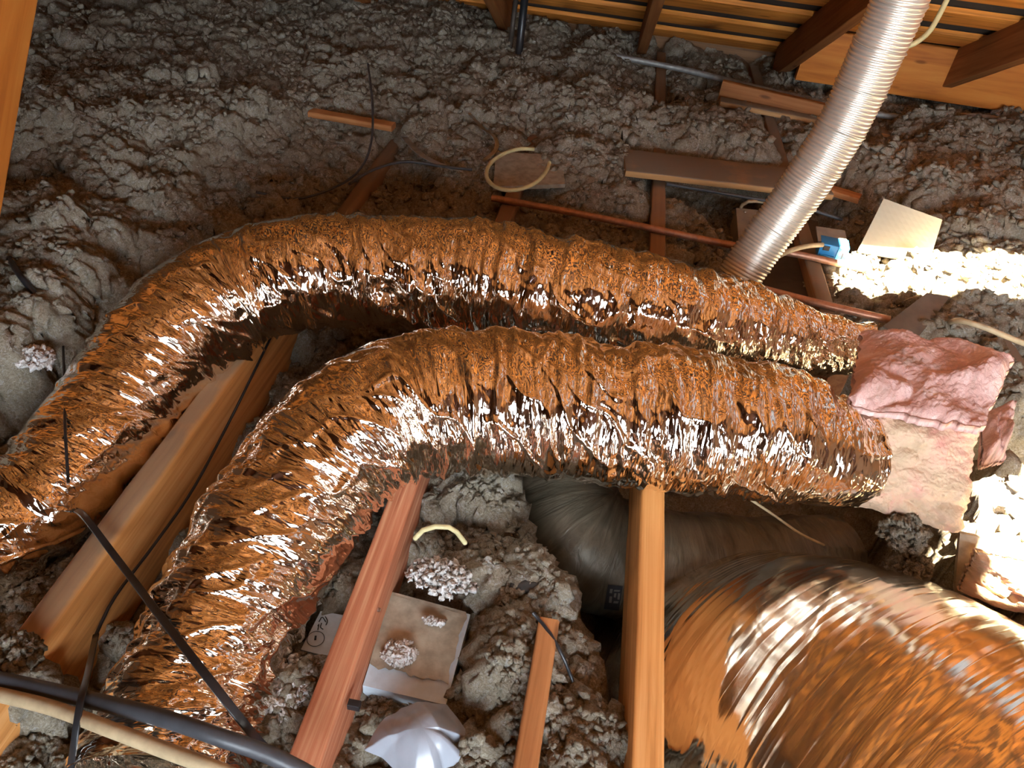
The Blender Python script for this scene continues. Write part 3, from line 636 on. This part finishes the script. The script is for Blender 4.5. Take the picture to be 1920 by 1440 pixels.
# white fixture box with torn paper top
wbx = empty('fixture_box', Z(770, 1230, -.12))
q = [Z(735, 1112, -.085), Z(882, 1152, -.085), Z(836, 1322, -.085), Z(680, 1285, -.085)]
quadplate('box_body', q, .07, M['whitemetal'], parent=wbx)
def torn_sheet():
    n = 40; u = np.linspace(0, 1, n); U, W = np.meshgrid(u, u, indexing='ij'); p = [np.array(a) for a in q]
    W2 = W*(.80+.04*vnoise(U*9, U*0+2, 3)+.03*vnoise(U*30, U*0+2, 4)-.0*U); U2 = U*(.95+.05*vnoise(W*12, W*0+2, 8)-.08*np.clip(.5-W, 0, 1)*0)
    G = p[0]*((1-U2)*(1-W2))[..., None]+p[1]*(U2*(1-W2))[..., None]+p[2]*(U2*W2)[..., None]+p[3]*((1-U2)*W2)[..., None]
    G[..., 2] += .0035+.003*tnoise(U*5, W*5, 6)*(W > .05)
    top = G.reshape(-1, 3); bot = top-np.array([0, 0, .002]); f = grid_faces(n, n); m = n*n
    mesh_obj('paper_facing', np.vstack([top, bot]), np.vstack([f, f[:, ::-1]+m]), M['drywall'], wbx, False)
torn_sheet()
tag(wbx, 'white metal fixture box with torn brown paper top, right of the striped joist', 'fixture box')
# small white labelled box left of striped joist
lb = empty('white_box', Z(605, 1200, -.1)); zq = -.075
lq = [Z(602, 1148, zq), Z(690, 1130, zq), Z(650, 1262, zq), Z(566, 1212, zq)]
lq = [Z(601, 1146, zq), Z(672, 1158, zq), Z(640, 1222+15, zq), Z(564, 1218, zq)]
quadplate('box_body', lq, .05, M['whitemetal'], parent=lb)
def ring(name, c, r, mat, parent, wdt=.0009, a0=0, a1=360):
    a = np.radians(np.arange(a0, a1+1, 12)); V = []
    for rr in (r-wdt, r+wdt): V += [c+np.array([rr*math.cos(t), rr*math.sin(t), .0006]) for t in a]
    n = len(a); mesh_obj(name, V, [[i, i+1, n+i+1, n+i] for i in range(n-1)], mat, parent, False)
cc = Z(592, 1198, zq+.0006); ring('circle_mark', cc, .0125, M['ink'], lb, .0005); 
def mark(pts, parent, wdt=.0007, z=zq+.0014, mat=None, name='printed_mark'):
    P = [Z(a, b, z) for a, b in pts]; sweep(name, P, rrect(wdt*2, .0006, .0002), mat or M['ink'], parent, .002)
mark([(592, 1192), (591, 1200)], lb, .0014)
mark([(603, 1168), (601, 1176), (606, 1180)], lb); mark([(598, 1166), (604, 1157), (611, 1166)], lb); mark([(596, 1174), (598, 1170), (596, 1181)], lb); mark([(610, 1156), (614, 1164), (611, 1172)], lb)
tag(lb, 'small white box with a printed circle and marks, left of the striped joist', 'electrical box')
# dark lump, cap
def blob(name, c, sx, sy, sz_, mat, label, cat, seed=0, am=.12):
    v, f = IV.copy(), IF.copy(); r = np.random.default_rng(seed); vv = v*(1+am*r.standard_normal((42, 1)))*np.array([sx, sy, sz_])+np.asarray(c)
    o = mesh_obj(name, vv, f, mat, None, True); m = o.modifiers.new('sub', 'SUBSURF'); m.levels = 1; m.render_levels = 2; return tag(o, label, cat)
blob('dark_lump', Z(995, 1102, -.045), .032, .015, .014, M['rock'], 'dark smooth lump in the insulation left of the old grey duct', 'debris', 3)
box1 = box('bracket_clip', Z(664, 1322, -.02), np.array([.008, .0, 0]), np.array([0, .005, 0]), np.array([0, 0, .006]), M['black'], None, .001); tag(box1, 'small black clip beside the striped joist near the white plastic', 'clip')

# loose clumps that have fallen onto things
t = NT('white_fluff'); v = t.coords(False); n2 = t.noise(v, 90, 5, .7, 1.); c = t.ramp(n2, [(.32, (.26, .21, .17)), (.48, (.52, .48, .44)), (.66, (.72, .72, .73))]); M['fluff'] = t.out(c, .98, 0, t.bump(n2, .5, .004), .05)
def clump(c, rx, ry, rz, n, label, mat, seed, sz0=.006):
    n = int(n*2.2); sz0 = sz0*.62
    g = np.random.default_rng(seed); p = g.standard_normal((n, 3)); p /= np.linalg.norm(p, axis=1)[:, None]; p *= g.uniform(.1, 1, n)[:, None]**.5; p[:, 2] = np.abs(p[:, 2])
    p = p*np.array([rx, ry, rz])+np.asarray(c); Q = np.linalg.qr(g.standard_normal((n, 3, 3)))[0]
    sh = np.stack([IV*(1+.28*g.standard_normal((42, 1)))+.22*g.standard_normal((42, 3)) for _ in range(6)])[g.integers(0, 6, n)]*np.array([1.3, 1., .8])
    Vv = np.einsum('nij,nkj->nki', Q, sh)*g.uniform(.5, 1.3, n)[:, None, None]*sz0+p[:, None, :]
    tag(mesh_obj('insulation_clump', Vv.reshape(-1, 3), (IF[None]+(np.arange(n)*42)[:, None, None]).reshape(-1, 3), mat), label, 'insulation clump')
clump(Z(748, 1226, -.078), .026, .022, .012, 130, 'fluffy white clump lying on the torn brown paper of the fixture box', M['fluff'], 1, .005)
clump(Z(812, 1166, -.077), .018, .006, .006, 30, 'small white wisp near the far edge of the fixture box', M['fluff'], 2, .005)
clump(Z(12, 1245, .0), .045, .04, .03, 160, 'brown insulation clump over the lower end of the thick left joist', M['insul'], 3, .009)
clump(Z(55, 672, .03), .05, .03, .02, 90, 'pale insulation clump hanging over the edge of the buried left joist', M['fluff'], 4, .008)
clump(Z(1690, 1010, .0), .04, .03, .05, 150, 'grey insulation clump hanging below the lower pink batt', M['insul'], 5, .008)
clump(Z(1700, 1075, -.08), .035, .03, .05, 120, 'grey insulation clump between the pink batt and the big foil elbow', M['insul'], 6, .008)
clump(Z(540, 1290, -.05), .03, .05, .02, 130, 'white fluff beside the lower left side of the striped joist', M['fluff'], 7, .007)
clump(Z(830, 1085, -.05), .06, .035, .022, 150, 'white fluffy clumps just behind the fixture box', M['fluff'], 8, .007)

# crumpled plastic sheet
def plastic_sheet():
    out = [(752, 1322), (800, 1313), (838, 1318), (858, 1345), (876, 1372), (882, 1386), (862, 1392), (850, 1398), (872, 1420), (868, 1432), (830, 1445), (820, 1480), (770, 1490), (740, 1440), (716, 1415), (682, 1400), (700, 1372), (722, 1345)]
    c = Z(790, 1362, -.012); op = np.array([Z(a, b, -.06) for a, b in out]); m = 160; K = 40
    cl = np.vstack([op, op[:1]]); sl2 = np.r_[0, np.cumsum(np.linalg.norm(np.diff(cl, axis=0), axis=1))]; q2 = np.linspace(0, sl2[-1], m, endpoint=False)
    edge = np.stack([np.interp(q2, sl2, cl[:, k]) for k in range(3)], 1); tt2 = np.linspace(0, 1, K+1)[:, None, None]
    avg = np.linalg.norm(edge-c, axis=1).mean(); dr_ = (edge-c)/np.linalg.norm(edge-c, axis=1)[:, None]; ell = dr_*avg*np.array([1., .85, 1.])
    V = c+(ell[None]*(1-tt2**3)+(edge-c)[None]*tt2**3)*tt2; V[..., 2] = c[2]-(c[2]+.06)*(tt2[..., 0]**2.2); V = V.reshape(-1, 3)
    V[:, 2] += .022*tnoise(V[:, 0]/.055+.35, V[:, 1]/.045+V[:, 0]/.12, 9)+.006*tnoise(V[:, 0]/.02, V[:, 1]/.03, 10)
    fc = grid_faces(K+1, m, True); b = V-np.array([0, 0, .0015])
    Vv = np.vstack([V, b]); Fv = np.vstack([fc, fc[:, ::-1]+len(V)])
    tag(mesh_obj('plastic_sheet', Vv, Fv, M['plastic'], None, True), 'crumpled greyish-white plastic sheet in front of the white fixture box', 'plastic sheet')
plastic_sheet()

# ================================================================== PINK BATTS
def batt(name, cor, th, mat, label, seed, bulge=.02, n=130, ragged=.012):
    p = [np.asarray(q, float) for q in cor]; u = np.linspace(0, 1, n); U, W = np.meshgrid(u, u, indexing='ij')
    eu = (U-.5)*2; ew = (W-.5)*2
    Ue = U+ragged*3*np.sign(eu)*np.abs(eu)**6*(vnoise(W*14, U*0+1, seed)+.7*tnoise(W*35, U*0+1, seed+1)); We = W+ragged*3*np.sign(ew)*np.abs(ew)**6*(vnoise(U*14, W*0+1, seed+2)+.7*tnoise(U*35, W*0+1, seed+3))
    G = p[0]*((1-Ue)*(1-We))[..., None]+p[1]*(Ue*(1-We))[..., None]+p[2]*(Ue*We)[..., None]+p[3]*((1-Ue)*We)[..., None]
    nn = np.cross(p[1]-p[0], p[3]-p[0]); nn /= np.linalg.norm(nn); nn = nn*(1 if nn[2]-nn[1] > 0 else -1)
    edge = np.clip(1-np.maximum(np.abs(eu), np.abs(ew))**10, 0, 1)
    h = bulge*(1-eu**2)*(1-ew**2)+.030*vnoise(U*3.3, W*2.6, seed+4)+.022*np.abs(vnoise(U*2.6+1.6*vnoise(U*3, W*3, seed)+W*1.2, W*4.5-U*2, seed+5))*2+.004*vnoise(U*18, W*18, seed+6)+.003*vnoise(U*60, W*60, seed+7)
    top = (G+nn*(h*(.3+.7*edge)-(1-edge)*th*.5)[..., None]).reshape(-1, 3); bot = (G-nn*th).reshape(-1, 3); m = n*n
    f = grid_faces(n, n); rim = [i*n for i in range(n)]+[(n-1)*n+j for j in range(1, n)]+[(n-1-i)*n+n-1 for i in range(1, n)]+[n-1-j for j in range(1, n-1)]
    rf = np.array([[a, b, b+m, a+m] for a, b in zip(rim, rim[1:]+rim[:1])])
    gc = np.concatenate([np.stack([U*.3, W*.3, U*0], -1).reshape(-1, 3)]*2)+seed
    return tag(mesh_obj(name, np.vstack([top, bot]), np.vstack([f, f[:, ::-1]+m, rf[:, ::-1]]), mat, None, True, gc), label, 'insulation batt')
batt('pink_batt', [Z(1622, 612, .165), Z(1903, 664, .165), Z(1846, 796, .20), Z(1596, 752, .20)], .022, M['pink2'], 'upper pink insulation batt with a ragged pale edge, over the rear duct end', 21, .012)
batt('pink_batt', [Z(1608, 745, .185), Z(1842, 785, .185), Z(1806, 1003, .03), Z(1548, 938, .03)], .022, M['pink'], 'lower dusty pink insulation batt wrapped over the front duct end', 33, .018)
batt('pink_scrap', [Z(1850, 770, .05), Z(1905, 750, .05), Z(1890, 860, .03), Z(1845, 870, .03)], .02, M['pink2'], 'pink insulation scrap behind the upper batt at the right edge', 41, .008, 40)
batt('pink_scrap', [Z(1830, 1040, .02), Z(1990, 1075, .04), Z(1990, 1180, -.04), Z(1800, 1115, -.05)], .03, M['pink'], 'dusty pink insulation scrap at the right edge above the big elbow', 47, .01, 50)
# printed label on the old grey duct: a thin sticker wrapped onto its surface
from mathutils.bvhtree import BVHTree
_off = np.array(dd.location)
bvh = BVHTree.FromPolygons([Vector(v.co)+dd.location for v in dd.data.vertices], [tuple(p.vertices) for p in dd.data.polygons])
def on_duct(px, py, lift):
    d = Vector(ray(px, py)).normalized(); h = bvh.ray_cast(Vector(CP), d)
    p = h[0] if h[0] is not None else Vector(Z(px, py, -.3)); return np.array(p-d*lift)
def sticker(name, x0, x1, y0, y1, sl_, mat, lift, n=6):
    P = [[on_duct(x0+(x1-x0)*i/(n-1)-sl_*j/(n-1), y0+(y1-y0)*j/(n-1)+sl_*.4*i/(n-1), lift) for j in range(n)] for i in range(n)]
    mesh_obj(name, np.array(P).reshape(-1, 3), grid_faces(n, n), mat, dd, False)
M['labelgrey'] = plain('faded_label_print', (.16, .15, .13), .7, 0, .2)
sticker('printed_label', 1140, 1168, 1096, 1142, 8, M['ink'], .004)
for a, b, c1, c2 in ((1144, 1149, 1104, 1112), (1152, 1163, 1106, 1109), (1152, 1156, 1112, 1120), (1159, 1163, 1112, 1124), (1143, 1148, 1118, 1130), (1151, 1160, 1127, 1131)):
    sticker('label_print', a, b, c1, c2, 1.5, M['labelgrey'], .006, 3)
